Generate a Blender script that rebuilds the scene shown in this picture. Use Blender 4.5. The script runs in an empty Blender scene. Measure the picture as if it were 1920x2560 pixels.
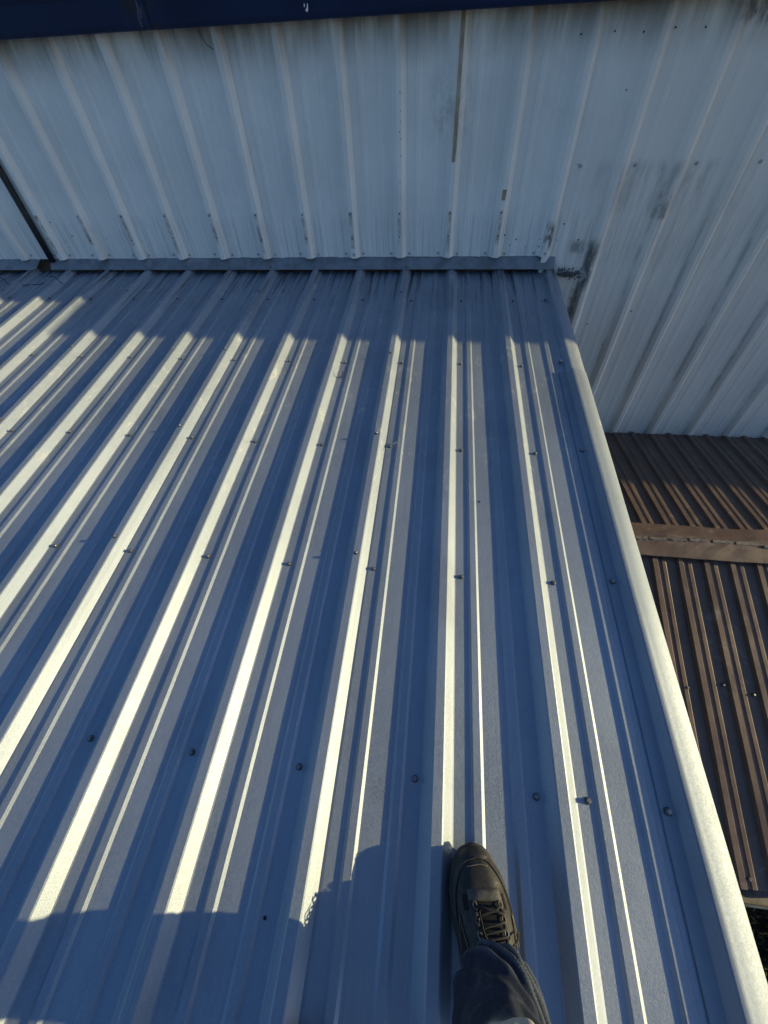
import bpy, bmesh, math, random
from mathutils import Vector, Matrix, noise

random.seed(7)
scene = bpy.context.scene
COL = scene.collection

# ------------------------------------------------------------------ camera
H_CAM = 1.2859
PITCH, ROLL, YAW = 0.8672, -0.0630, -0.1595
cp, sp, cy, sy = math.cos(PITCH), math.sin(PITCH), math.cos(YAW), math.sin(YAW)
fw = Vector((sy * cp, cy * cp, -sp))
rt0 = Vector((cy, -sy, 0))
up0 = rt0.cross(fw)
cr, sr = math.cos(ROLL), math.sin(ROLL)
rt = rt0 * cr + up0 * sr
up = -rt0 * sr + up0 * cr
cam = bpy.data.cameras.new('camera')
cam.sensor_fit = 'VERTICAL'
cam.sensor_height = 24.0
cam.lens = 1036.5 / 2560 * 24.0
cam.clip_start = 0.01
cam.clip_end = 2000
camo = bpy.data.objects.new('camera', cam)
COL.objects.link(camo)
camo.matrix_world = Matrix(((rt.x, up.x, -fw.x, 0), (rt.y, up.y, -fw.y, 0), (rt.z, up.z, -fw.z, H_CAM), (0, 0, 0, 1)))
scene.camera = camo

# ------------------------------------------------------------------ sky, sun, exposure
SUN = Vector((3.8, 0.25, 1.0)).normalized()
elev = math.asin(SUN.z)
azim = math.atan2(SUN.x, SUN.y)
world = bpy.data.worlds.new('World')
scene.world = world
world.use_nodes = True
nt = world.node_tree
bg = nt.nodes['Background']
sky = nt.nodes.new('ShaderNodeTexSky')
sky.sky_type = 'NISHITA'
sky.sun_disc = False
sky.sun_elevation = elev
sky.sun_rotation = azim
sky.air_density = 1.0
sky.dust_density = 1.0
sky.ozone_density = 5.0
nt.links.new(sky.outputs[0], bg.inputs[0])
bg.inputs[1].default_value = 0.14
sun = bpy.data.lights.new('sun', 'SUN')
sun.energy = 5.0
sun.angle = math.radians(0.48)
sun.color = (1.0, 0.83, 0.43)
suno = bpy.data.objects.new('sun', sun)
COL.objects.link(suno)
suno.rotation_euler = SUN.to_track_quat('Z', 'Y').to_euler()
suno.location = (8, 1, 4)
scene.view_settings.view_transform = 'Standard'
scene.view_settings.look = 'None'
scene.view_settings.gamma = 1.0
scene.view_settings.use_curve_mapping = False
scene.view_settings.exposure = 0.25
scene.cycles.max_bounces = 4
scene.cycles.diffuse_bounces = 3
scene.cycles.glossy_bounces = 3
scene.cycles.transmission_bounces = 1
scene.cycles.use_adaptive_sampling = True
scene.cycles.adaptive_threshold = 0.02

# ------------------------------------------------------------------ helpers
def tag(o, label=None, cat=None, group=None, kind=None):
    if label: o['label'] = label
    if cat: o['category'] = cat
    if group: o['group'] = group
    if kind: o['kind'] = kind
    return o

def empty(name, loc=(0, 0, 0), rot=(0, 0, 0)):
    o = bpy.data.objects.new(name, None)
    COL.objects.link(o)
    o.location = loc
    o.rotation_euler = rot
    o.empty_display_size = 0.1
    return o

def link(name, me, mat=None, parent=None, smooth=False, loc=None):
    if mat is not None:
        for m in (mat if isinstance(mat, (list, tuple)) else [mat]):
            me.materials.append(m)
    if smooth:
        for p in me.polygons: p.use_smooth = True
    o = bpy.data.objects.new(name, me)
    COL.objects.link(o)
    if parent is not None: o.parent = parent
    if loc is not None: o.location = loc
    return o

def mesh(name, v, f):
    me = bpy.data.meshes.new(name)
    me.from_pydata(v, [], f)
    me.update()
    return me

def inst(src, parent, loc, rot=None, scale=None):
    o = src.copy()
    COL.objects.link(o)
    o.parent = parent
    o.location = loc
    if rot is not None: o.rotation_euler = rot
    if scale is not None: o.scale = scale
    return o

class MB:
    def __init__(s): s.v = []; s.f = []; s.m = []
    def add(s, v, f, mi=0):
        n = len(s.v)
        s.v += [tuple(p) for p in v]
        s.f += [tuple(i + n for i in q) for q in f]
        s.m += [mi] * len(f)
    def box(s, a, b, mi=0):
        x0, y0, z0 = a; x1, y1, z1 = b
        v = [(x0, y0, z0), (x1, y0, z0), (x1, y1, z0), (x0, y1, z0), (x0, y0, z1), (x1, y0, z1), (x1, y1, z1), (x0, y1, z1)]
        s.add(v, [(0, 3, 2, 1), (4, 5, 6, 7), (0, 1, 5, 4), (1, 2, 6, 5), (2, 3, 7, 6), (3, 0, 4, 7)], mi)
    def tube(s, pts, r, n=6, mi=0, cap=True):
        pts = [Vector(p) for p in pts]
        rr = r if isinstance(r, (list, tuple)) else [r] * len(pts)
        ref = Vector((0, 0, 1)); V = []
        for i, p in enumerate(pts):
            d = (pts[min(i + 1, len(pts) - 1)] - pts[max(i - 1, 0)]).normalized()
            a = d.cross(ref)
            if a.length < 1e-3: a = d.cross(Vector((1, 0, 0)))
            a.normalize(); b = a.cross(d)
            for k in range(n):
                t = 2 * math.pi * k / n
                V.append(p + a * (rr[i] * math.cos(t)) + b * (rr[i] * math.sin(t)))
        F = [(i * n + k, i * n + (k + 1) % n, (i + 1) * n + (k + 1) % n, (i + 1) * n + k) for i in range(len(pts) - 1) for k in range(n)]
        if cap: F += [tuple(range(n - 1, -1, -1)), tuple(range((len(pts) - 1) * n, len(pts) * n))]
        s.add(V, F, mi)
    def ell(s, c, r, R=None, n=6, m=4, mi=0):
        V = []; F = []
        R = R or Matrix.Identity(3)
        c = Vector(c)
        V.append(c + R @ Vector((0, 0, r[2])))
        for i in range(1, m):
            ph = math.pi * i / m
            for k in range(n):
                t = 2 * math.pi * k / n
                V.append(c + R @ Vector((r[0] * math.sin(ph) * math.cos(t), r[1] * math.sin(ph) * math.sin(t), r[2] * math.cos(ph))))
        V.append(c + R @ Vector((0, 0, -r[2])))
        for k in range(n):
            F.append((0, 1 + k, 1 + (k + 1) % n))
            F.append((len(V) - 1, 1 + (m - 2) * n + (k + 1) % n, 1 + (m - 2) * n + k))
        for i in range(m - 2):
            for k in range(n):
                F.append((1 + i * n + k, 1 + (i + 1) * n + k, 1 + (i + 1) * n + (k + 1) % n, 1 + i * n + (k + 1) % n))
        s.add(V, F, mi)
    def build(s, name, mat, parent=None, smooth=False, loc=None):
        me = mesh(name, s.v, s.f)
        o = link(name, me, mat, parent, smooth, loc)
        if any(s.m):
            me.polygons.foreach_set('material_index', s.m)
        return o

def lerp_tab(tab, x):
    if x <= tab[0][0]: return tab[0][1]
    for (a, b), (c, d) in zip(tab, tab[1:]):
        if x <= c:
            t = (x - a) / (c - a)
            return b + (d - b) * t
    return tab[-1][1]

def smooth_tab(tab, x):
    xs = [a for a, _ in tab]; ys = [b for _, b in tab]
    if x <= xs[0]: return ys[0]
    if x >= xs[-1]: return ys[-1]
    i = max(k for k in range(len(xs) - 1) if xs[k] <= x)
    t = (x - xs[i]) / (xs[i + 1] - xs[i])
    def sl(k):
        k0, k1 = max(k - 1, 0), min(k + 1, len(xs) - 1)
        return (ys[k1] - ys[k0]) / (xs[k1] - xs[k0])
    h = xs[i + 1] - xs[i]
    m0, m1 = sl(i) * h, sl(i + 1) * h
    return (2*t**3 - 3*t*t + 1) * ys[i] + (t**3 - 2*t*t + t) * m0 + (-2*t**3 + 3*t*t) * ys[i + 1] + (t**3 - t*t) * m1

# ------------------------------------------------------------------ materials
class NT:
    def __init__(s, name):
        s.mat = bpy.data.materials.new(name)
        s.mat.use_nodes = True
        s.t = s.mat.node_tree
        s.b = s.t.nodes['Principled BSDF']
        s.tc = s.t.nodes.new('ShaderNodeTexCoord').outputs['Object']
    def set(s, **k):
        for n, v in k.items():
            n = n.replace('_', ' ')
            i = s.b.inputs[n]
            if hasattr(v, 'links') or isinstance(v, bpy.types.NodeSocket): s.t.links.new(v, i)
            else: i.default_value = v if not (isinstance(v, tuple) and len(v) == 3) else (*v, 1)
        return s
    def put(s, node, i, v):
        if isinstance(v, bpy.types.NodeSocket): s.t.links.new(v, node.inputs[i])
        elif v is not None:
            inp = node.inputs[i]
            inp.default_value = (*v, 1) if isinstance(v, tuple) and len(v) == 3 and inp.type == 'RGBA' else v
    def math(s, op, a, b=None, c=None, clamp=False):
        n = s.t.nodes.new('ShaderNodeMath'); n.operation = op; n.use_clamp = clamp
        s.put(n, 0, a); s.put(n, 1, b); s.put(n, 2, c)
        return n.outputs[0]
    def mapping(s, scale=(1, 1, 1), loc=(0, 0, 0), src=None):
        n = s.t.nodes.new('ShaderNodeMapping')
        s.t.links.new(src or s.tc, n.inputs[0])
        n.inputs['Scale'].default_value = scale
        n.inputs['Location'].default_value = loc
        return n.outputs[0]
    def noise(s, scale, detail=3, rough=0.55, vec=None, dist=0.0, col=False):
        n = s.t.nodes.new('ShaderNodeTexNoise')
        s.t.links.new(vec or s.tc, n.inputs['Vector'])
        n.inputs['Scale'].default_value = scale
        n.inputs['Detail'].default_value = detail
        n.inputs['Roughness'].default_value = rough
        n.inputs['Distortion'].default_value = dist
        return n.outputs[1 if col else 0]
    def voro(s, scale, vec=None, out=0, feature='F1'):
        n = s.t.nodes.new('ShaderNodeTexVoronoi'); n.feature = feature
        s.t.links.new(vec or s.tc, n.inputs['Vector'])
        n.inputs['Scale'].default_value = scale
        return n.outputs[out]
    def mr(s, v, a, b, c=0.0, d=1.0, smooth=True):
        n = s.t.nodes.new('ShaderNodeMapRange')
        n.interpolation_type = 'SMOOTHSTEP' if smooth else 'LINEAR'
        s.put(n, 0, v)
        for i, x in zip((1, 2, 3, 4), (a, b, c, d)): n.inputs[i].default_value = x
        return n.outputs[0]
    def mix(s, fac, a, b, mode='MIX'):
        n = s.t.nodes.new('ShaderNodeMix'); n.data_type = 'RGBA'; n.blend_type = mode
        s.put(n, 0, fac); s.put(n, 6, a); s.put(n, 7, b)
        return n.outputs[2]
    def sep(s, src=None):
        n = s.t.nodes.new('ShaderNodeSeparateXYZ')
        s.t.links.new(src or s.tc, n.inputs[0])
        return n.outputs
    def bump(s, h, strength=0.2, dist=0.002, normal=None):
        n = s.t.nodes.new('ShaderNodeBump')
        n.inputs['Strength'].default_value = strength
        n.inputs['Distance'].default_value = dist
        s.t.links.new(h, n.inputs['Height'])
        if normal is not None: s.t.links.new(normal, n.inputs['Normal'])
        return n.outputs[0]
    def rect(s, X, Z, x0, x1, z0, z1, sx=0.02, sz=0.05):
        a = s.mr(X, x0 - sx, x0 + sx); b = s.mr(X, x1 - sx, x1 + sx, 1.0, 0.0)
        c = s.mr(Z, z0 - sz, z0 + sz); d = s.mr(Z, z1 - sz, z1 + sz, 1.0, 0.0)
        return s.math('MULTIPLY', s.math('MULTIPLY', a, b), s.math('MULTIPLY', c, d))

def galvanised(name='galvalume_sheet', metal=0.58, r0=0.455, k=1.04, bs=0.32):
    n = NT(name)
    big = n.noise(1.6, 3)
    streak = n.noise(1.0, 3, 0.6, n.mapping((18, 0.7, 18)))
    spang = n.noise(420, 2, 0.6)
    cell = n.voro(260, out=1)
    cellv = n.sep(cell)[0]
    scr = n.noise(26, 5, 0.75, n.mapping((1.0, 0.35, 1.0)), dist=1.2)
    smear = n.noise(7.0, 4, 0.7, dist=0.8)
    X, Y, Zz = n.sep()
    zone = n.math('MULTIPLY', n.mr(Y, 0.6, 1.6), n.mr(smear, 0.46, 0.62))
    scuff = n.math('MULTIPLY', zone, n.mr(scr, 0.52, 0.66))
    c = n.mix(n.mr(big, 0.3, 0.7), (0.27, 0.325, 0.40), (0.34, 0.395, 0.475))
    c = n.mix(n.mr(streak, 0.42, 0.75, 0, 0.22), c, (0.21, 0.23, 0.27))
    c = n.mix(n.math('MULTIPLY', cellv, 0.30), c, (0.47, 0.48, 0.50))
    c = n.mix(n.math('MULTIPLY', scuff, 0.80), c, (0.56, 0.56, 0.54))
    smud = n.mr(n.noise(5.0, 6, 0.75, n.mapping((1.0, 0.45, 1.0), (7, 0, 0)), dist=0.5), 0.50, 0.72)
    c = n.mix(n.math('MULTIPLY', smud, 0.30), c, (0.17, 0.19, 0.22))
    hl = n.mr(n.noise(1.0, 2, 0.4, n.mapping((160, 2.4, 160))), 0.66, 0.70)
    c = n.mix(n.math('MULTIPLY', hl, 0.16), c, (0.14, 0.15, 0.17))
    # grime near the wall end and dark drip lines
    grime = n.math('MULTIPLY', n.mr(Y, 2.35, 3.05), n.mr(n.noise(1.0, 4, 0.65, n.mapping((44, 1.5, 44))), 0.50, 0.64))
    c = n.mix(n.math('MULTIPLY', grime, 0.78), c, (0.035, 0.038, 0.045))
    rs_ = n.math('MULTIPLY', n.rect(X, Y, -.098, -.072, .118, .160, .012, .014), n.mr(n.noise(130, 4, 0.7), 0.45, 0.6))
    c = n.mix(n.math('MULTIPLY', rs_, 0.45), c, (0.17, 0.14, 0.09))
    dots = n.math('MULTIPLY', n.mr(n.voro(9.0), 0.02, 0.035, 1.0, 0.0), n.mr(n.noise(3.1), 0.52, 0.6))
    c = n.mix(n.math('MULTIPLY', dots, 0.6), c, (0.10, 0.085, 0.07))
    r = n.math('ADD', n.math('MULTIPLY', spang, 0.16), n.math('ADD', n.math('MULTIPLY', cellv, 0.08), r0))
    r = n.math('ADD', r, n.math('MULTIPLY', scuff, 0.12))
    h = n.math('ADD', n.math('MULTIPLY', n.math('ADD', spang, cellv), 0.42), n.math('MULTIPLY', n.noise(9, 2), 1.0))
    oi = n.t.nodes.new('ShaderNodeObjectInfo')
    tone = n.mr(oi.outputs['Random'], 0.0, 1.0, k * 0.90, k * 1.08, False)
    c = n.mix(1.0, c, tone, 'MULTIPLY')
    n.set(Base_Color=c, Metallic=metal, Roughness=r, Normal=n.bump(h, bs, 0.0022))
    n.b.inputs['Specular IOR Level'].default_value = 0.5
    return n.mat

def white_wall():
    n = NT('weathered_white_wall')
    X, Y, Zz = n.sep()
    st = n.noise(1.0, 4, 0.6, n.mapping((22, 22, 0.9)))
    fine = n.noise(1.0, 4, 0.65, n.mapping((85, 85, 1.6)))
    blot = n.noise(2.3, 5, 0.65)
    grit = n.noise(60, 4, 0.7)
    c = n.mix(n.mr(blot, 0.32, 0.7), (0.74, 0.72, 0.67), (0.84, 0.815, 0.76))
    c = n.mix(n.mr(X, 0.55, 1.3, 0, 0.75), c, (0.93, 0.83, 0.72))
    c = n.mix(n.mr(st, 0.50, 0.80, 0, 0.11), c, (0.40, 0.40, 0.385))
    c = n.mix(n.math('MULTIPLY', n.mr(fine, 0.52, 0.74), 0.04), c, (0.33, 0.33, 0.32))
    c = n.mix(n.math('MULTIPLY', n.mr(grit, 0.55, 0.75), 0.10), c, (0.36, 0.36, 0.34))
    # grime under the gutter
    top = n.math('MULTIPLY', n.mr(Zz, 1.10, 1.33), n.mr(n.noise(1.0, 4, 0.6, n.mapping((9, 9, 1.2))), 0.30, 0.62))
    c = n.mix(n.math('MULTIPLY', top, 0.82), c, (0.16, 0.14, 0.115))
    # pinkish dirt on the right hand run of the wall
    rgt = n.math('MULTIPLY', n.mr(X, 0.9, 1.5), n.math('MULTIPLY', n.mr(Zz, 0.75, 0.45), n.mr(n.noise(1.0, 4, 0.6, n.mapping((5, 5, 1.0), (3, 0, 0))), 0.40, 0.62)))
    c = n.mix(n.math('MULTIPLY', rgt, 0.18), c, (0.52, 0.45, 0.40))
    # streaks low on the wall above the flashing
    low = n.math('MULTIPLY', n.math('MULTIPLY', n.mr(Zz, 0.56, 0.45), n.mr(Zz, 0.2, 0.28)), n.mr(fine, 0.47, 0.66))
    c = n.mix(n.math('MULTIPLY', low, 0.30), c, (0.22, 0.22, 0.22))
    soft = n.noise(11, 6, 0.72, n.mapping((1.5, 1.5, 0.8)))
    def stain_shade(x0, x1, z0, z1, col, k, sx=0.03, sz=0.06, lo=0.40, hi=0.62):
        nonlocal c
        m = n.math('MULTIPLY', n.rect(X, Zz, x0, x1, z0, z1, sx, sz), n.mr(soft, lo, hi))
        c = n.mix(n.math('MULTIPLY', m, k), c, col)
    soft2 = n.noise(1.0, 5, 0.68, n.mapping((16, 16, 3.2)))
    m = n.math('MULTIPLY', n.math('MULTIPLY', n.rect(X, Zz, 0.85, 1.5, 0.50, 0.735, 0.22, 0.03), n.mr(Zz, 0.30, 0.72)), n.mr(soft2, 0.36, 0.72))
    c = n.mix(n.math('MULTIPLY', m, 0.48), c, (0.16, 0.155, 0.14))
    m = n.math('MULTIPLY', n.rect(X, Zz, 0.85, 1.9, 0.05, 0.60, 0.2, 0.25), n.mr(soft2, 0.42, 0.72))
    c = n.mix(n.math('MULTIPLY', m, 0.20), c, (0.24, 0.22, 0.19))
    stain_shade(0.62, 0.67, 0.33, 0.46, (0.05, 0.045, 0.04), 0.85, 0.012, 0.03, 0.36, 0.56)
    stain_shade(0.78, 0.95, 0.30, 0.36, (0.12, 0.12, 0.11), 0.65, 0.05, 0.02)
    stain_shade(0.90, 0.955, 0.10, 0.35, (0.06, 0.06, 0.055), 0.85, 0.014, 0.05, 0.34, 0.52)  # shaded recess of an opened lap, painted as a dark strip
    stain_shade(0.875, 0.93, -0.15, 0.12, (0.10, 0.095, 0.04), 0.75, 0.02, 0.06, 0.38, 0.55)
    stain_shade(1.25, 1.40, 1.22, 1.30, (0.10, 0.095, 0.08), 0.8, 0.03, 0.02)
    stain_shade(-0.10, 0.10, 0.85, 1.1, (0.40, 0.38, 0.32), 0.5, 0.05, 0.1)
    stain_shade(1.2, 1.27, 0.48, 0.60, (0.16, 0.15, 0.13), 0.7, 0.015, 0.015)
    # mildew along the flanks of the ribs on the low right wall
    rb = n.math('PINGPONG', n.math('ADD', X, 0.27 + 0.045), 0.1525)
    flank = n.math('MULTIPLY', n.math('MULTIPLY', n.mr(rb, 0.018, 0.004), n.math('MULTIPLY', n.mr(X, 0.75, 1.0), n.mr(Zz, 0.8, 0.45))), n.mr(n.noise(1.0, 4, 0.7, n.mapping((6, 6, 2.2), (0, 0, 5))), 0.40, 0.62))
    c = n.mix(n.math('MULTIPLY', flank, 0.42), c, (0.14, 0.125, 0.10))
    r = n.mr(blot, 0.3, 0.7, 0.42, 0.6)
    n.set(Base_Color=c, Roughness=r, Normal=n.bump(n.math('ADD', n.noise(6, 3), n.math('MULTIPLY', grit, 0.15)), 0.25, 0.004))
    return n.mat

def simple(name, col, rough=0.5, metal=0.0, var=0.25, scale=20, bump=0.15, bd=0.002, dark=None):
    n = NT(name)
    a = n.noise(scale, 4, 0.65)
    d = dark or tuple(x * (1 - var) for x in col)
    n.set(Base_Color=n.mix(n.mr(a, 0.35, 0.68), col, d), Roughness=n.mr(a, 0.3, 0.7, max(rough - 0.07, 0.02), min(rough + 0.07, 1)), Metallic=metal,
          Normal=n.bump(n.noise(scale * 3, 3), bump, bd))
    return n.mat

def brown_sheet():
    n = NT('brown_sheet')
    X, Y, Zz = n.sep()
    st = n.noise(1.0, 4, 0.6, n.mapping((30, 1.2, 30)))
    bl = n.noise(4, 5, 0.7)
    c = n.mix(n.mr(bl, 0.35, 0.68), (0.118, 0.074, 0.054), (0.160, 0.106, 0.080))
    c = n.mix(n.mr(st, 0.48, 0.72, 0, 0.6), c, (0.11, 0.070, 0.052))
    dust = n.math('MULTIPLY', n.mr(n.noise(11, 5, 0.75, dist=0.7), 0.52, 0.70), n.mr(n.noise(2.2, 2), 0.42, 0.6))
    c = n.mix(n.math('MULTIPLY', dust, 0.34), c, (0.36, 0.31, 0.27))
    n.set(Base_Color=c, Roughness=n.mr(bl, 0.3, 0.7, 0.36, 0.52), Normal=n.bump(n.noise(14, 3), 0.35, 0.004))
    return n.mat

def navy_gutter():
    n = NT('navy_gutter_paint')
    X, Y, Zz = n.sep()
    bl = n.noise(3, 4, 0.6)
    c = n.mix(n.mr(bl, 0.3, 0.7), (0.003, 0.010, 0.040), (0.005, 0.015, 0.055))
    m = n.math('MULTIPLY', n.rect(X, Zz, -1.58, -1.40, 1.30, 1.50, 0.035, 0.02), n.mr(n.noise(17, 5, 0.7, dist=1.0), 0.42, 0.62))
    c = n.mix(n.math('MULTIPLY', m, 0.9), c, (0.020, 0.021, 0.026))
    drip = n.math('MULTIPLY', n.rect(X, Zz, -1.505, -1.475, 1.30, 1.40, 0.012, 0.02), n.mr(n.noise(1, 4, 0.7, n.mapping((120, 120, 9))), 0.52, 0.62))
    c = n.mix(n.math('MULTIPLY', drip, 0.8), c, (0.16, 0.17, 0.19))
    n.set(Base_Color=c, Roughness=0.55, Normal=n.bump(n.noise(5, 2), 0.15, 0.004))
    n.b.inputs['Specular IOR Level'].default_value = 0.25
    return n.mat

def denim():
    n = NT('dark_denim')
    X, Y, Zz = n.sep()
    w1 = n.noise(1.0, 2, 0.5, n.mapping((900, 900, 260)))
    bl = n.noise(16, 5, 0.7)
    knee_var = n.noise(7, 4, 0.6)
    c = n.mix(n.mr(bl, 0.35, 0.7), (0.012, 0.017, 0.034), (0.026, 0.034, 0.058))
    c = n.mix(n.math('MULTIPLY', n.mr(w1, 0.45, 0.7), 0.35), c, (0.07, 0.085, 0.11))
    # sunlight on the knee, painted into the denim as a pale beige patch
    knee_sun = n.math('MULTIPLY', n.math('MULTIPLY', n.mr(Zz, 0.38, 0.46), n.mr(Zz, 0.68, 0.54)), n.mr(knee_var, 0.25, 0.55, 0.55, 1.0))
    c = n.mix(n.math('MULTIPLY', knee_sun, 0.95), c, (0.52, 0.47, 0.38))
    geo = n.t.nodes.new('ShaderNodeNewGeometry')
    wear = n.math('MULTIPLY', n.mr(geo.outputs['Pointiness'], 0.505, 0.56), n.mr(bl, 0.3, 0.6, 0.4, 1.0))
    c = n.mix(n.math('MULTIPLY', wear, 0.6), c, (0.13, 0.15, 0.18))
    # dusty smear on the folds
    dust = n.mr(n.noise(34, 5, 0.75, dist=0.5), 0.56, 0.72)
    c = n.mix(n.math('MULTIPLY', dust, 0.30), c, (0.17, 0.15, 0.12))
    n.set(Base_Color=c, Roughness=0.9, Normal=n.bump(w1, 0.5, 0.0015))
    n.b.inputs['Specular IOR Level'].default_value = 0.2
    return n.mat

def shoe_leather():
    n = NT('worn_black_leather')
    bl = n.noise(30, 5, 0.7)
    sc = n.noise(70, 5, 0.75, dist=0.8)
    c = n.mix(n.mr(bl, 0.35, 0.7), (0.009, 0.009, 0.009), (0.024, 0.0235, 0.0225))
    c = n.mix(n.math('MULTIPLY', n.mr(sc, 0.56, 0.75), 0.55), c, (0.075, 0.070, 0.062))
    n.set(Base_Color=c, Roughness=n.mr(sc, 0.35, 0.7, 0.52, 0.75), Normal=n.bump(n.math('ADD', n.noise(160, 3), n.math('MULTIPLY', bl, 1.5)), 0.35, 0.0015))
    return n.mat

M = {}
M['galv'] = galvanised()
M['trim'] = galvanised('satin_trim_sheet', 0.70, 0.54, 0.94, 0.14)
M['wall'] = white_wall()
M['brown'] = brown_sheet()
M['navy'] = navy_gutter()
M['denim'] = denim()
M['leather'] = shoe_leather()
M['flash'] = simple('flashing_sheet', (0.26, 0.28, 0.31), 0.5, 0.3, 0.35, 9)
M['screw'] = simple('screw_steel', (0.34, 0.33, 0.31), 0.38, 0.75, 0.4, 120)
M['washer'] = simple('screw_washer_rubber', (0.045, 0.045, 0.048), 0.7, 0, 0.3, 90)
M['wwasher'] = simple('grey_washer', (0.50, 0.485, 0.475), 0.6, 0.0, 0.4, 80)
M['hole'] = simple('black_hole', (0.012, 0.011, 0.011), 0.9, 0, 0.2)
M['patch'] = simple('closure_strip_grime', (0.66, 0.64, 0.60), 0.7, 0, 0.75, 21, dark=(0.36, 0.335, 0.30))
M['tan'] = simple('tan_sealant', (0.27, 0.20, 0.105), 0.75, 0, 0.35, 8, dark=(0.44, 0.385, 0.30))
M['pipe'] = simple('black_conduit', (0.012, 0.013, 0.018), 0.5, 0, 0.3, 30)
M['sole'] = simple('scuffed_rubber', (0.020, 0.019, 0.017), 0.75, 0, 0.5, 60, dark=(0.048, 0.044, 0.038))
M['suede'] = simple('grey_suede', (0.105, 0.100, 0.092), 0.95, 0, 0.4, 90)
M['cloth'] = simple('black_mesh_cloth', (0.010, 0.010, 0.010), 0.95, 0, 0.3, 200, 0.5)
M['lace'] = simple('dark_lace', (0.026, 0.026, 0.026), 0.9, 0, 0.4, 300, 0.5)
M['tanline'] = simple('tan_piping', (0.20, 0.165, 0.115), 0.7, 0, 0.35, 70)
M['stitch'] = simple('faded_hem_thread', (0.20, 0.215, 0.23), 0.9, 0, 0.4, 100)
M['rust'] = simple('rusty_iron', (0.13, 0.065, 0.035), 0.8, 0.2, 0.5, 120)
M['wire'] = simple('dark_wire', (0.022, 0.022, 0.025), 0.6, 0.4, 0.3)
M['swarf'] = simple('bright_swarf', (0.62, 0.60, 0.56), 0.3, 0.85, 0.3, 200)
M['wasp'] = simple('wasp_black', (0.010, 0.010, 0.012), 0.4, 0, 0.3, 300)
M['wing'] = simple('wasp_wing', (0.20, 0.21, 0.24), 0.35, 0, 0.4, 300)
M['comb'] = simple('paper_comb', (0.24, 0.21, 0.17), 0.95, 0, 0.4, 90)
M['white'] = simple('white_drip', (0.75, 0.76, 0.78), 0.6, 0, 0.1)
M['wood'] = simple('weathered_wood', (0.20, 0.16, 0.12), 0.85, 0, 0.4, 12)
M['zinc'] = simple('dull_zinc_gutter', (0.22, 0.205, 0.195), 0.6, 0.3, 0.5, 14)
M['sealant'] = simple('old_sealant', (0.20, 0.165, 0.14), 0.8, 0, 0.4, 40)
M['skin'] = simple('skin', (0.48, 0.31, 0.23), 0.6, 0, 0.12, 20)
M['jacket'] = simple('dark_jacket_cloth', (0.055, 0.060, 0.070), 0.9, 0, 0.3, 40)
M['hair'] = simple('dark_hair', (0.03, 0.022, 0.016), 0.7, 0, 0.4, 60)
M['glass'] = simple('phone_glass', (0.01, 0.01, 0.012), 0.12, 0, 0.1)
M['ground'] = simple('dark_soil', (0.035, 0.034, 0.026), 0.95, 0, 0.5, 2.5, 0.6, 0.03)
M['grass'] = simple('grass_blades', (0.032, 0.040, 0.020), 0.8, 0, 0.5, 3)
M['cap'] = M['brown']

# ------------------------------------------------------------------ ground
GZ = -3.2
gm = mesh('ground', [(-400, -400, GZ), (400, -400, GZ), (400, 400, GZ), (-400, 400, GZ)], [(0, 1, 2, 3)])
tag(link('ground', gm, M['ground']), 'dark soil and grass far below beyond the brown roof eave', 'ground', kind='structure')
g = MB()
rg = random.Random(3)
for i in range(9000):
    x, y = rg.uniform(1.9, 4.2), rg.uniform(-1.2, 0.55)
    a = rg.uniform(0, 6.28); h = rg.uniform(0.03, 0.11); w = rg.uniform(0.003, 0.007)
    lx, ly = rg.gauss(0, 0.03), rg.gauss(0, 0.03)
    dx, dy = math.cos(a) * w, math.sin(a) * w
    g.add([(x - dx, y - dy, GZ), (x + dx, y + dy, GZ), (x + lx * .5 + dx * .7, y + ly * .5 + dy * .7, GZ + h * .6), (x + lx * .5 - dx * .7, y + ly * .5 - dy * .7, GZ + h * .6), (x + lx, y + ly, GZ + h)], [(0, 1, 2, 3), (3, 2, 4)])
tag(g.build('grass', M['grass']), 'rough dark grass at the foot of the brown shed', 'grass', kind='stuff')

# ------------------------------------------------------------------ ribbed sheet profiles
S = 0.305
def rib_pts(c, h=0.032, hb=0.040, ht=0.014, ch=0.0022):
    k = (hb - ht) / h
    return [(c - hb - .002, 0), (c - hb + .0015, .0015), (c - ht - k * ch, h - ch), (c - ht + ch * .8, h), (c + ht - ch * .8, h), (c + ht + k * ch, h - ch), (c + hb - .0015, .0015), (c + hb + .002, 0)]
def minor_pts(c, h=.0058):
    return [(c - .0175, 0), (c - .0095, h), (c + .0095, h), (c + .0175, 0)]

def sheet_profile(c0, n=3, end=None, first_low=0.0028, mh=.0058):
    # rib c0 lies under the neighbour; the last rib laps over and stops half way down its flank
    p = [(u, w - first_low) for u, w in rib_pts(c0)[2:7]] + [(c0 + .046, 0)]
    for k in range(n):
        c = c0 + k * S
        p += minor_pts(c + S / 3, mh) + minor_pts(c + 2 * S / 3, mh)
        if k < n - 1: p += rib_pts(c + S)
    c = c0 + n * S
    if end is None:
        r = rib_pts(c)
        p += r[:6] + [(c + .029, .0140)]
    else:
        p = [q for q in p if q[0] < end - .004] + [(end, 0)]
    return p

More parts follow.
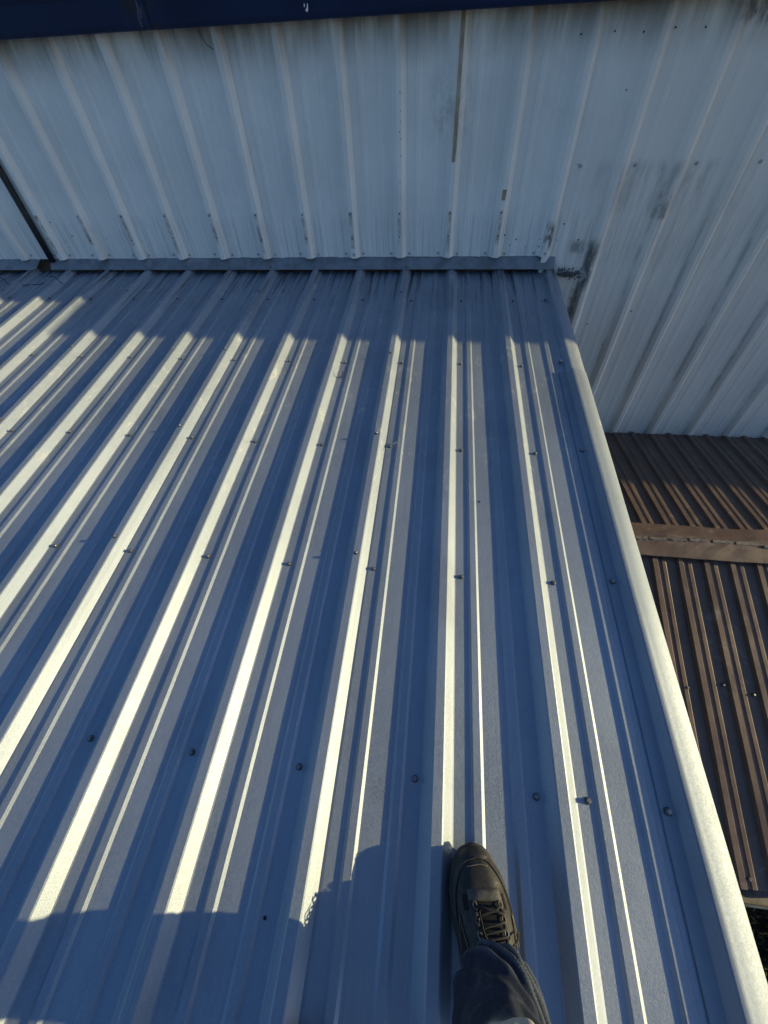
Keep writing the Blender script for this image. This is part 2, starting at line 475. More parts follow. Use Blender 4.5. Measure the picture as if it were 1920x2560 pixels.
def sheet(name, prof, v0, v1, mat, parent, n=48, axis='roof', wav=0.0009, seed=0, ywall=0.0, vlim=None, thick=0.0012):
    V = []; F = []
    m = len(prof)
    for j in range(n + 1):
        t = j / n
        for (u, w) in prof:
            a = v0(u) if callable(v0) else v0
            v = a + (v1 - a) * t
            d = noise.noise(Vector((u * 3.1 + seed, v * 0.9, seed * 1.7))) * wav * 1.6 + noise.noise(Vector((u * 9 + seed, v * 2.3, 4.2))) * wav * .5
            du = noise.noise(Vector((u * 1.1 + 31 + seed, v * 0.7, 8.2))) * wav * 0.9
            if axis == 'roof': V.append((u + du, v, w + d))
            else: V.append((u + du, ywall - w - d, v))
    for j in range(n):
        for i in range(m - 1):
            q = (j * m + i, j * m + i + 1, (j + 1) * m + i + 1, (j + 1) * m + i)
            F.append(q)
    me = mesh(name, V, F)
    o = link(name, me, mat, parent)
    md = o.modifiers.new('sheet_gauge', 'SOLIDIFY')
    md.thickness = thick
    md.offset = -1
    return o

# ------------------------------------------------------------------ screws
def screw_mesh(name, r=0.0085, hx=0.0056, hh=0.0062):
    b = MB()
    n = 12
    def ring(rad, z, k=n, ph=0): return [(rad * math.cos(2 * math.pi * i / k + ph), rad * math.sin(2 * math.pi * i / k + ph), z) for i in range(k)]
    rings = [ring(r, 0), ring(r, .0012), ring(r * .86, .0022)]
    V = sum(rings, []); F = []
    for j in range(2):
        for i in range(n): F.append((j * n + i, j * n + (i + 1) % n, (j + 1) * n + (i + 1) % n, (j + 1) * n + i))
    F.append(tuple(range(2 * n, 3 * n)))
    b.add(V, F, 1)
    rings = [ring(r * .80, .0022), ring(r * .78, .0030), ring(hx * 1.02, .0034, n), ]
    V = sum(rings, []); F = []
    for j in range(2):
        for i in range(n): F.append((j * n + i, j * n + (i + 1) % n, (j + 1) * n + (i + 1) % n, (j + 1) * n + i))
    b.add(V, F, 0)
    hxr = [ring(hx, .0032, 6), ring(hx, .0032 + hh * .8, 6), ring(hx * .8, .0032 + hh, 6)]
    V = sum(hxr, []); F = []
    for j in range(2):
        for i in range(6): F.append((j * 6 + i, j * 6 + (i + 1) % 6, (j + 1) * 6 + (i + 1) % 6, (j + 1) * 6 + i))
    F.append(tuple(range(12, 18)))
    b.add(V, F, 0)
    me = mesh(name, b.v, b.f)
    me.materials.append(M['screw']); me.materials.append(M['washer'])
    me.polygons.foreach_set('material_index', b.m)
    return me

SCREW = screw_mesh('screw')
def screw(parent, loc, rot=(0, 0, 0), scale=1.0):
    o = bpy.data.objects.new('screw', SCREW)
    COL.objects.link(o)
    o.parent = parent
    o.location = loc
    o.rotation_euler = (rot[0] + random.uniform(-.09, .09), rot[1] + random.uniform(-.09, .09), rot[2] + random.uniform(0, 1))
    o.scale = (scale,) * 3
    return o

# ------------------------------------------------------------------ grey ribbed roof
A = 0.0636
ROOF = tag(empty('metal_roof', (0, 0, 0), (A, 0, 0)), 'bare silver grey ribbed metal roof with shiny rounded edge trim', 'roof')
RC = -0.2368
def rc(k): return RC + S * k
V_BACK, V_WALL = -2.7, 3.045
for i in range(-6, 1):
    prof = sheet_profile(rc(3 * i), 3, end=0.640 if i == 0 else None)
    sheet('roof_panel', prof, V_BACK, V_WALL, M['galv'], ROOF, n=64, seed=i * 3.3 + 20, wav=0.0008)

rs = random.Random(11)
rows = [(2.655, 'a'), (1.995, 'b'), (1.378, 'b'), (0.770, 'b'), (0.165, 'c'), (-0.44, 'b'), (-1.05, 'b'), (-1.66, 'b'), (-2.27, 'b')]
for v, kind in rows:
    for k in range(-17, 3):
        off = 0.062
        if kind == 'a': off = lerp_tab([(-8, .052), (2, .066)], k)
        if kind == 'c':
            if k == 2:
                screw(ROOF, (rc(2) + .068, v + .004, .0005)); continue
            off = 0.245
        screw(ROOF, (rc(k) + off + rs.uniform(-.003, .003), v + rs.uniform(-.006, .006), .0005))
        if k % 3 == 0 and kind != 'c':
            screw(ROOF, (rc(k) - .002, v + .045 + rs.uniform(-.005, .005), .0322), scale=.92)
for v in (2.66, 2.03, 1.40, 0.79, 0.167, -.45, -1.06, -1.7):
    screw(ROOF, (0.627 + rs.uniform(-.003, .003), v, .0052), scale=1.12)

for u, v in ((-.309, -.13), (.20, 1.10), (-.56, 2.52), (-1.02, 2.76), (-1.9, 2.80), (.27, 1.19)):
    b = MB(); n = 8
    b.add([(.0042 * math.cos(k * .785), .0038 * math.sin(k * .785), 0) for k in range(n)] + [(.003 * math.cos(k * .785), .003 * math.sin(k * .785), .002) for k in range(n)], [tuple(range(n, 2 * n))] + [(k, (k + 1) % n, n + (k + 1) % n, n + k) for k in range(n)])
    b.build('dark_spot', M['hole'], ROOF, loc=(u, v, .0012))  # small black discs standing in for dark holes and dots

# edge trim: hem, flange, step, rolled top, drop
def trim_profile(off=0.0):
    p = [(.6105, .0012), (.6095, .0032), (.6125, .0046), (.628, .0042), (.6435, .0046), (.6460, .0062), (.6600, .0262), (.6618, .0282), (.6640, .0290)]
    for k in range(15):
        t = k / 14
        p.append((.666 + .074 * t, .0302 + .0012 * math.sin(math.pi * min(t * 4, 1)) - .074 * (.05 * t + .28 * t ** 2.1)))
    p += [(.7430, -.0075), (.7450, -.016), (.7455, -.095), (.7405, -.104)]
    return [(u, w + off) for u, w in p]
def strip(name, prof, v0, v1, n, mat, parent, wav=.0006, seed=0, smooth=True, thick=.0012):
    V = []; F = []; m = len(prof)
    for j in range(n + 1):
        v = v0 + (v1 - v0) * j / n
        for u, w in prof:
            V.append((u + noise.noise(Vector((v * 1.3, seed, 1))) * wav * 1.5, v, w + noise.noise(Vector((u * 8, v * 2.1, seed))) * wav))
    for j in range(n):
        for i in range(m - 1): F.append((j * m + i, j * m + i + 1, (j + 1) * m + i + 1, (j + 1) * m + i))
    o = link(name, mesh(name, V, F), mat, parent, smooth)
    me = o.data
    md = o.modifiers.new('sheet_gauge', 'SOLIDIFY'); md.thickness = thick; md.offset = -1
    if smooth:
        es = o.modifiers.new('crease', 'EDGE_SPLIT'); es.split_angle = math.radians(24)
    return o
strip('edge_trim', trim_profile(), V_BACK, 1.945, 60, M['trim'], ROOF, seed=2)
strip('edge_trim', trim_profile(-.0060), 1.905, 3.07, 16, M['trim'], ROOF, seed=9)

# headwall flashing pieces lying over the rib tops
def flash(u0, u1, dv, dw, seed, cutl=0.0, cutr=0.0):
    prof = [(3.000 - dv, .0322 - dw), (2.998 - dv, .0350 - dw), (3.003 - dv, .0385 - dw), (3.036 - dv * .3, .060), (3.0645 - dv * .1, .083), (3.072, .115)]
    V = []; F = []
    n = max(4, int((u1 - u0) / .05)); m = len(prof)
    for j in range(n + 1):
        t = j / n
        for q, (v, w) in enumerate(prof):
            a = u0 + cutl * (q / (m - 1)); b = u1 + cutr * (q / (m - 1))
            u = a + (b - a) * t
            s = noise.noise(Vector((u * 2.7, seed, 0)))
            V.append((u, v + s * .0025, w + noise.noise(Vector((u * 4, q * .2, seed))) * .0018 - dw * .2))
    for j in range(n):
        for i in range(m - 1): F.append((j * m + i, (j + 1) * m + i, (j + 1) * m + i + 1, j * m + i + 1))
    o = link('wall_flashing', mesh('wall_flashing', V, F), M['flash'], ROOF)
    md = o.modifiers.new('sheet_gauge', 'SOLIDIFY'); md.thickness = .001; md.offset = -1
    return o
flash(-2.80, 0.04, 0, 0, 1, cutl=-.03)
flash(-0.005, 0.715, .004, -.0018, 5)
flash(-5.2, -2.96, 0, 0, 8, cutr=.075)
for k in range(-16, 3):
    if k == -9: continue
    screw(ROOF, (rc(k) + rs.uniform(-.01, .01), 3.014, .0448), (0.62, 0, 0), .80)

# frame under the roof
b = MB(); b.box((.60, V_BACK + .05, -.20), (.70, 3.0, -.03)); b.build('fascia_board', M['wood'], ROOF)
b = MB(); b.box((-5.9, V_BACK + .05, -.22), (.59, V_BACK + .10, -.012)); b.build('eave_beam', M['wood'], ROOF)
for x, y in ((.52, -2.55), (-2.6, -2.55), (-5.8, -2.55)):
    b = MB(); b.box((x, y, -3.04), (x + .09, y + .09, -.221)); b.build('post', M['wood'], ROOF)

# ------------------------------------------------------------------ white metal building
D = 3.0506
BLD = tag(empty('metal_building', (0, D, 0)), 'weathered white ribbed metal wall of the building under the dark blue gutter', 'building')
BLD_IN = Vector((0, -D, 0))
def wpart(o):
    o.location = BLD_IN
    return o
WC = -0.272
def wc(k): return WC + S * k
def bottom_edge(u): return 0.2775 + 0.0035 * noise.noise(Vector((u * 7, 3.1, 0))) + 0.0022 * noise.noise(Vector((u * 31, 1.1, 0))) - 0.004 * max(0, -u) * .5 + .004
for i in range(-5, 4):
    prof = sheet_profile(wc(3 * i), 3, mh=.0042 if i <= 0 else .0022)
    lowz = bottom_edge if i <= 0 else GZ
    if i == 3:
        prof = [q for q in prof if q[0] < 3.0] + [(3.0, 0)]
    wpart(sheet('wall_panel', prof, lowz, 1.47, M['wall'], BLD, n=30 if i <= 0 else 70, axis='wall', wav=.0014, seed=i * 2.1 + 50, ywall=D))
# plain run of the wall further right, out of the frame
GY = 2.935
XE = 15.0
b = MB(); b.box((3.0, D, GZ), (XE, D + .04, 1.44)); wpart(b.build('wall_run', M['wall'], BLD))
# building roof with overhang, an added unseen canopy that casts the stepped eave shadow, and the closed body behind the wall
def slab(name, x0, x1, y0, z0, y1, z1, th, mat):
    b = MB()
    b.add([(x0, y0, z0), (x1, y0, z0), (x1, y1, z1), (x0, y1, z1), (x0, y0, z0 + th), (x1, y0, z0 + th), (x1, y1, z1 + th), (x0, y1, z1 + th)],
          [(0, 3, 2, 1), (4, 5, 6, 7), (0, 1, 5, 4), (1, 2, 6, 5), (2, 3, 7, 6), (3, 0, 4, 7)])
    return wpart(b.build(name, mat, BLD))
slab('building_roof', -14, XE, GY + .002, 1.470, D + 6, 2.1, .014, M['flash'])
slab('shadow_caster_roof', 3.78, 8.6, 2.60, 1.72, D + 6, 2.25, .04, M['flash'])  # added out of view, sized for the shadow it throws on the grey roof
b = MB(); b.box((3.83, D + .15, 1.5), (8.55, D + 5.5, 1.75)); wpart(b.build('shadow_caster_wall', M['wall'], BLD))
b = MB(); b.box((-14, D + .06, GZ), (XE, D + 5.9, 1.40)); wpart(b.build('inner_wall', M['wood'], BLD))
b = MB(); b.box((-14, GY + .09, 1.402), (XE - .1, D + .05, 1.414)); wpart(b.build('soffit', M['wall'], BLD))

# gutter
def gutter(x0, x1, n=40):
    p = [(GY + .085, 1.455), (GY + .085, 1.313), (GY + .070, 1.3085), (GY + .012, 1.3075), (GY + .001, 1.3105), (GY - .002, 1.325), (GY - .004, 1.41), (GY - .012, 1.430), (GY - .014, 1.452), (GY - .004, 1.456), (GY - .002, 1.450)]
    V = []; F = []; m = len(p)
    for j in range(n + 1):
        x = x0 + (x1 - x0) * j / n
        s = noise.noise(Vector((x * .9, 2, 0))) * .0035
        for y, z in p: V.append((x, y, z + s))
    for j in range(n):
        for i in range(m - 1): F.append((j * m + i, (j + 1) * m + i, (j + 1) * m + i + 1, j * m + i + 1))
    F += [tuple(range(m)), tuple(range(n * m + m - 1, n * m - 1, -1))]
    return mesh('gutter', V, F)
gu = wpart(link('gutter', gutter(-8, XE), M['navy'], BLD))
md = gu.modifiers.new('sheet_gauge', 'SOLIDIFY'); md.thickness = .001; md.offset = 1
# patched joint and pale drip on the gutter face
b = MB()
pz = [(GY - .0035, 1.3145), (GY - .0062, 1.326), (GY - .0082, 1.40)]
V = []
for x in (-1.53, -1.51, -1.47, -1.455):
    for y, z in pz: V.append((x, y - (.001 if x in (-1.51, -1.47) else 0), z + .002 * math.sin(x * 90)))
b.add(V, [(j * 3 + i, (j + 1) * 3 + i, (j + 1) * 3 + i + 1, j * 3 + i + 1) for j in range(3) for i in range(2)])
o = b.build('joint_cover', M['navy'], gu)
b = MB()
def blob(cx, cz, pts, y=GY - .0075):
    n = len(pts)
    V = [(cx + px, y, cz + pz_) for px, pz_ in pts] + [(cx + px * .7, y - .0015, cz + pz_ * .8) for px, pz_ in pts]
    F = [tuple(range(2 * n - 1, n - 1, -1))] + [(i, n + i, n + (i + 1) % n, (i + 1) % n) for i in range(n)]
    b.add(V, F)
blob(-.682, 1.343, [(-.005, -.011), (.003, -.012), (.0065, -.004), (.008, .010), (.006, .014), (.003, .004), (-.001, -.002), (-.006, -.004)])
blob(-.690, 1.352, [(-.004, -.006), (0, -.007), (.002, 0), (0, .005), (-.003, .004)])
b.build('white_drip', M['white'], gu)

# dark conduit beside the left sheet
b = MB()
b.tube([(-2.795, D - .021, .265), (-2.793, D - .022, .55), (-2.788, D - .021, .95), (-2.785, D - .022, 1.40)], .0195, 12)
wpart(b.build('conduit_pipe', M['pipe'], BLD, smooth=True))

# wall fasteners
def disk_mesh(name, r, h, mat, n=10):
    V = [(r * math.cos(2 * math.pi * i / n), 0, r * math.sin(2 * math.pi * i / n)) for i in range(n)] + [(r * .7 * math.cos(2 * math.pi * i / n), -h, r * .7 * math.sin(2 * math.pi * i / n)) for i in range(n)]
    F = [(i, n + i, n + (i + 1) % n, (i + 1) % n) for i in range(n)] + [tuple(range(n, 2 * n))]
    me = mesh(name, V, F); me.materials.append(mat)
    return me
WASH = disk_mesh('washer', .0085, .003, M['wwasher'])
DARK = disk_mesh('screw_hole', .0042, .0012, M['hole'], 7)
BIG = disk_mesh('wall_screw', .0105, .004, M['wwasher'])
def wput(name, me, x, z, y=0.0, s=1.0):
    o = bpy.data.objects.new(name, me); COL.objects.link(o); o.parent = BLD
    o.location = (x, -y - .0036, z); o.scale = (s, 1, s)
    return o
rw = random.Random(5)
for k in range(-9, 3):
    if k not in (-9,):
        wput('washer', WASH, wc(k) - .062 + rw.uniform(-.004, .004), .300 + rw.uniform(-.002, .002))
    wput('washer', WASH, wc(k) + .060 + rw.uniform(-.004, .004), .299 + rw.uniform(-.002, .002))
wput('washer', WASH, wc(3) - .064, .299)
for k in (-1, 3): wput('washer', WASH, wc(k), .305, .033)
for k in range(5): wput('wall_screw', BIG, (.732, 1.02, 1.335, 1.652, 1.96)[k], .727, 0.0 if k else 0, .9)
for x in (.586, .735, .865, 1.0, 1.13, 1.27, 1.42): wput('screw_hole', DARK, x, 1.215 + rw.uniform(-.006, .006), 0, 1.0)
for x, z in ((.64, .455), (.655, .43), (.64, .47), (.72, .455), (.70, .37), (.83, .37), (.60, .375), (.602, .335), (.455, .375), (.52, .335), (.38, .40), (.42, .345), (-.98, .40), (-1.52, .42),
             (-2.05, .385), (-2.30, .40), (-2.55, .42), (-2.62, .385), (-2.66, .50), (1.31, -.06), (1.05, -.15), (1.55, .05), (.86, 1.02), (-1.16, 1.235), (1.2, -.3), (.72, .735)):
    wput('screw_hole', DARK, x, z, 0, rw.uniform(.7, 1.2))
for z in (1.05, .98, .94, .90, .87, .80, .68, .61): wput('screw_hole', DARK, wc(0) + .006 + rw.uniform(-.004, .004), z, .0335, rw.uniform(.5, .8))
# thin closure strips with a screw at the foot of each rib
for k in range(-8, 3):
    b = MB()
    z1 = .548 - .003 * (k + 8) * .4
    b.box((wc(k) - .0125, D - .0355, .312 + rw.uniform(0, .06)), (wc(k) + .0095 - rw.uniform(0, .004), D - .0328, z1))
    st_ = wpart(b.build('closure_strip', M['patch'], BLD))
    for z in (z1 - .012, .405 + rw.uniform(-.02, .01)):
        h = bpy.data.objects.new('screw_hole', DARK); COL.objects.link(h); h.parent = st_
        h.location = (wc(k) - .0015 + rw.uniform(-.003, .003), D - .0358, z); h.scale = (1.15, 1, 1.15)
# tan sealant strips where paint is gone on the rib fronts
def rib_strip(x0, x1, z0, z1, name='tan_strip', mat='tan'):
    b = MB(); b.box((x0, D - .0358, z0), (x1, D - .0336, z1)); wpart(b.build(name, M[mat], BLD))
rib_strip(wc(1) - .009, wc(1) + .0105, .80, 1.40)
rib_strip(wc(1) - .0105, wc(1) + .008, .765, .7995)
rib_strip(wc(2) - .012, wc(2) + .010, .585, .635)

# ------------------------------------------------------------------ brown shed beyond the edge
YR, ZR = 1.730, -.895
SHED = tag(empty('brown_shed', (2.6, YR, GZ)), 'low brown ribbed metal shed roof with ridge cap beside the grey roof', 'shed')
SOFF = Vector((-2.6, -YR, -GZ))
PB = 0.1485
def brown_profile(x0, n):
    p = []
    for k in range(n):
        c = x0 + k * PB
        p += [(c - .024, 0), (c - .013, .0165), (c + .013, .0165), (c + .024, 0), (c + .040, 0), (c + .046, .0045), (c + .064, .0045), (c + .070, 0)]
    c = x0 + n * PB
    return p + [(c - .024, -.001), (c - .012, .015), (c + .010, .015)]
def brown_sheet_obj(x0, n, ya, za, yb, zb, seed, dents):
    prof = brown_profile(x0, n)
    V = []; F = []; m = len(prof); N = 44
    L = math.hypot(yb - ya, zb - za)
    ny, nz = -(zb - za) / L, (yb - ya) / L
    if nz < 0: ny, nz = -ny, -nz
    for j in range(N + 1):
        t = j / N
        for x, w in prof:
            y = ya + (yb - ya) * t; z = za + (zb - za) * t
            d = noise.noise(Vector((x * 3 + seed, y * 2.2, 1))) * .0022
            ww = w
            for dxx, dt, rr, dep in dents:
                q = math.hypot(x - dxx, (t - dt) * L)
                if q < rr: ww -= dep * (1 - q / rr) * (w > .004)
            V.append((x + noise.noise(Vector((x * 2, y * 1.8, seed))) * .002, y + ny * (ww + d), z + nz * (ww + d)))
    for j in range(N):
        for i in range(m - 1): F.append((j * m + i, j * m + i + 1, (j + 1) * m + i + 1, (j + 1) * m + i))
    o = link('roof_panel', mesh('roof_panel', V, F), M['brown'], SHED)
    o.location = SOFF
    md = o.modifiers.new('sheet_gauge', 'SOLIDIFY'); md.thickness = .0012; md.offset = 0
    return o
S1, S2 = .15, .30
ZW = ZR - S1 * (D - .012 - YR)
YE = .085; ZE = ZR - S2 * (YR - YE)
rb_ = random.Random(2)
for q in range(4):
    x0 = .68 + .0 + q * 6 * PB
    dn = [(x0 + k * PB, rb_.uniform(.03, .10), .035, .016) for k in range(6)]
    dn2 = [(x0 + k * PB, rb_.choice((.07, .1, .9, .93, .95)), rb_.uniform(.025, .05), .008) for k in range(6)]
    brown_sheet_obj(x0 - .005, 6, YR, ZR, D - .012, ZW, q * 3.0, dn)
    brown_sheet_obj(x0 - .01, 6, YE, ZE, YR, ZR, q * 5.0 + 2, dn2)
# ridge cap: two pieces lapped, with a crimped seam
def ridge(x0, x1, seed, up_=0.0):
    p = [(-.128, -.0130), (-.125, -.0100), (-.06, .0135), (-.015, .0300), (-.006, .0375), (.004, .0385), (.010, .0320), (.050, .0250), (.108, .0120), (.112, .0080)]
    V = []; F = []; m = len(p); n = 26
    for j in range(n + 1):
        x = x0 + (x1 - x0) * j / n
        for i, (dy, dz) in enumerate(p):
            w = noise.noise(Vector((x * 5, dy * 9, seed)))
            w2 = noise.noise(Vector((x * 17, dy * 30, seed + 4)))
            kk = 1.0 if 2 < i < 8 else .5
            V.append((x, YR + dy + w * .006 + noise.noise(Vector((x * 3, seed, 2))) * .005, ZR + dz + .012 + w * .005 * kk + w2 * .005 * kk + up_))
    for j in range(n):
        for i in range(m - 1): F.append((j * m + i, (j + 1) * m + i, (j + 1) * m + i + 1, j * m + i + 1))
    o = link('ridge_cap', mesh('ridge_cap', V, F), M['brown'], SHED); o.location = SOFF
    md = o.modifiers.new('sheet_gauge', 'SOLIDIFY'); md.thickness = .0012; md.offset = 1
ridge(.66, 2.62, 1); ridge(2.58, 4.25, 7, .0025)
rr_ = random.Random(8)
x = 1.30
while x < 2.55:
    w = rr_.uniform(.05, .16); hgt = rr_.uniform(.006, .012); y0 = YR - .020 + rr_.uniform(-.006, .006) - (x - 1.3) * .012
    b = MB(); n = 5
    V = []
    for k in range(n + 1):
        xx = x + w * k / n
        j_ = rr_.uniform(-.0018, .0018)
        V += [(xx, y0 - hgt + j_, ZR + .0345), (xx, y0 - hgt * .5 + j_, ZR + .0435 + j_), (xx, y0 + hgt + j_, ZR + .0500)]
    b.add(V, [(k * 3 + i, (k + 1) * 3 + i, (k + 1) * 3 + i + 1, k * 3 + i + 1) for k in range(n) for i in range(2)])
    o = b.build('seam_sealant', M['sealant'], SHED); o.location = SOFF
    md = o.modifiers.new('sheet_gauge', 'SOLIDIFY'); md.thickness = .002; md.offset = -1
    x += w + rr_.uniform(-.01, .03)
def sscrew(x, y, far=False, lift=0.0, s=1.0):
    sl = -S1 if far else S2
    z = ZR + (-(y - YR) * S1 if far else (y - YR) * S2) + lift
    screw(SHED, (x + SOFF.x, y + SOFF.y, z + SOFF.z), (math.atan(sl), 0, 0), s)
for x, y in ((1.476, .905), (1.665, .935), (1.81, .90), (1.895, .90), (2.04, .905), (2.19, .90), (1.6, .12), (1.9, .12)): sscrew(x, y, lift=.002, s=1.15)
sscrew(1.812, 1.640, lift=.026, s=1.15); sscrew(1.55, 1.65, lift=.027, s=.7); sscrew(2.3, 1.64, lift=.026)
b = MB()
V = [(.66, YE - .012, ZE - .012), (4.25, YE - .012, ZE - .012), (4.25, YE - .075, ZE - .018), (.66, YE - .075, ZE - .018)]
p = [(YE + .03, ZE - .005), (YE + .03, ZE - .08), (YE - .05, ZE - .085), (YE - .062, ZE - .03), (YE - .054, ZE - .024)]
V = []; F = []; m = len(p); n = 24
for j in range(n + 1):
    x = .66 + (4.25 - .66) * j / n
    for y, z in p: V.append((x, y, z + noise.noise(Vector((x * 4, y, 1))) * .004))
for j in range(n):
    for i in range(m - 1): F.append((j * m + i, (j + 1) * m + i, (j + 1) * m + i + 1, j * m + i + 1))
o = link('eave_gutter', mesh('eave_gutter', V, F), M['zinc'], SHED); o.location = SOFF
md = o.modifiers.new('sheet_gauge', 'SOLIDIFY'); md.thickness = .0015; md.offset = 1
b = MB(); b.box((.75, YE + .12, GZ), (4.15, D - .1, -1.45)); o = b.build('shed_body', M['brown'], SHED); o.location = SOFF

# ------------------------------------------------------------------ person: right shoe, jeans, body
PERSON = tag(empty('person', (.17, -.2, 0)), 'person in dark jeans and worn black lace-up shoe standing on the roof', 'person')
POFF = Vector((-.17, .2, 0))
L = .315
WL = [(0, .002), (.02, .022), (.06, .031), (.15, .036), (.3, .040), (.48, .047), (.57, .053), (.69, .0575), (.80, .0545), (.90, .0445), (.96, .032), (.99, .016), (1.0, .002)]
WR = [(0, .002), (.02, .022), (.06, .033), (.15, .042), (.3, .056), (.42, .066), (.53, .069), (.67, .0665), (.80, .0575), (.88, .045), (.95, .030), (.99, .015), (1.0, .002)]
TOP = [(0, .085), (.05, .105), (.2, .118), (.35, .122), (.45, .114), (.55, .100), (.65, .086), (.72, .076), (.80, .071), (.88, .065), (.94, .056), (.98, .044), (1.0, .034)]
XC = [(0, 0), (.3, .012), (.5, .017), (.7, .018), (.85, .008), (1.0, .001)]
Z0 = .020
def surf(t, q, off=0.0):
    # q 0 = medial sole line, 1 = lateral sole line
    wl, wr, tp, xc = smooth_tab(WL, t), smooth_tab(WR, t), smooth_tab(TOP, t), smooth_tab(XC, t)
    th = math.pi * q
    c, s = math.cos(th), math.sin(th)
    half = wl + xc if c > 0 else wr - xc
    x = xc - (abs(c) ** .78) * (1 if c > 0 else -1) * max(half, .002)
    z = Z0 + (tp - Z0) * (abs(s) ** .80)
    crease = 0.0
    if .66 < t < .80: crease = -.0016 * math.sin((t - .66) / .14 * math.pi * 3) * s
    p = Vector((x, t * L, z + crease))
    if off:
        e = 1e-3
        a = surf(min(t + e, .999), q) - surf(max(t - e, .001), q)
        b_ = surf(t, min(q + e, 1)) - surf(t, max(q - e, 0))
        nrm = b_.cross(a)
        if nrm.length > 1e-12: p = p + nrm.normalized() * off * (1 if nrm.dot(p - Vector((xc, t * L, .02))) > 0 else -1)
    return p

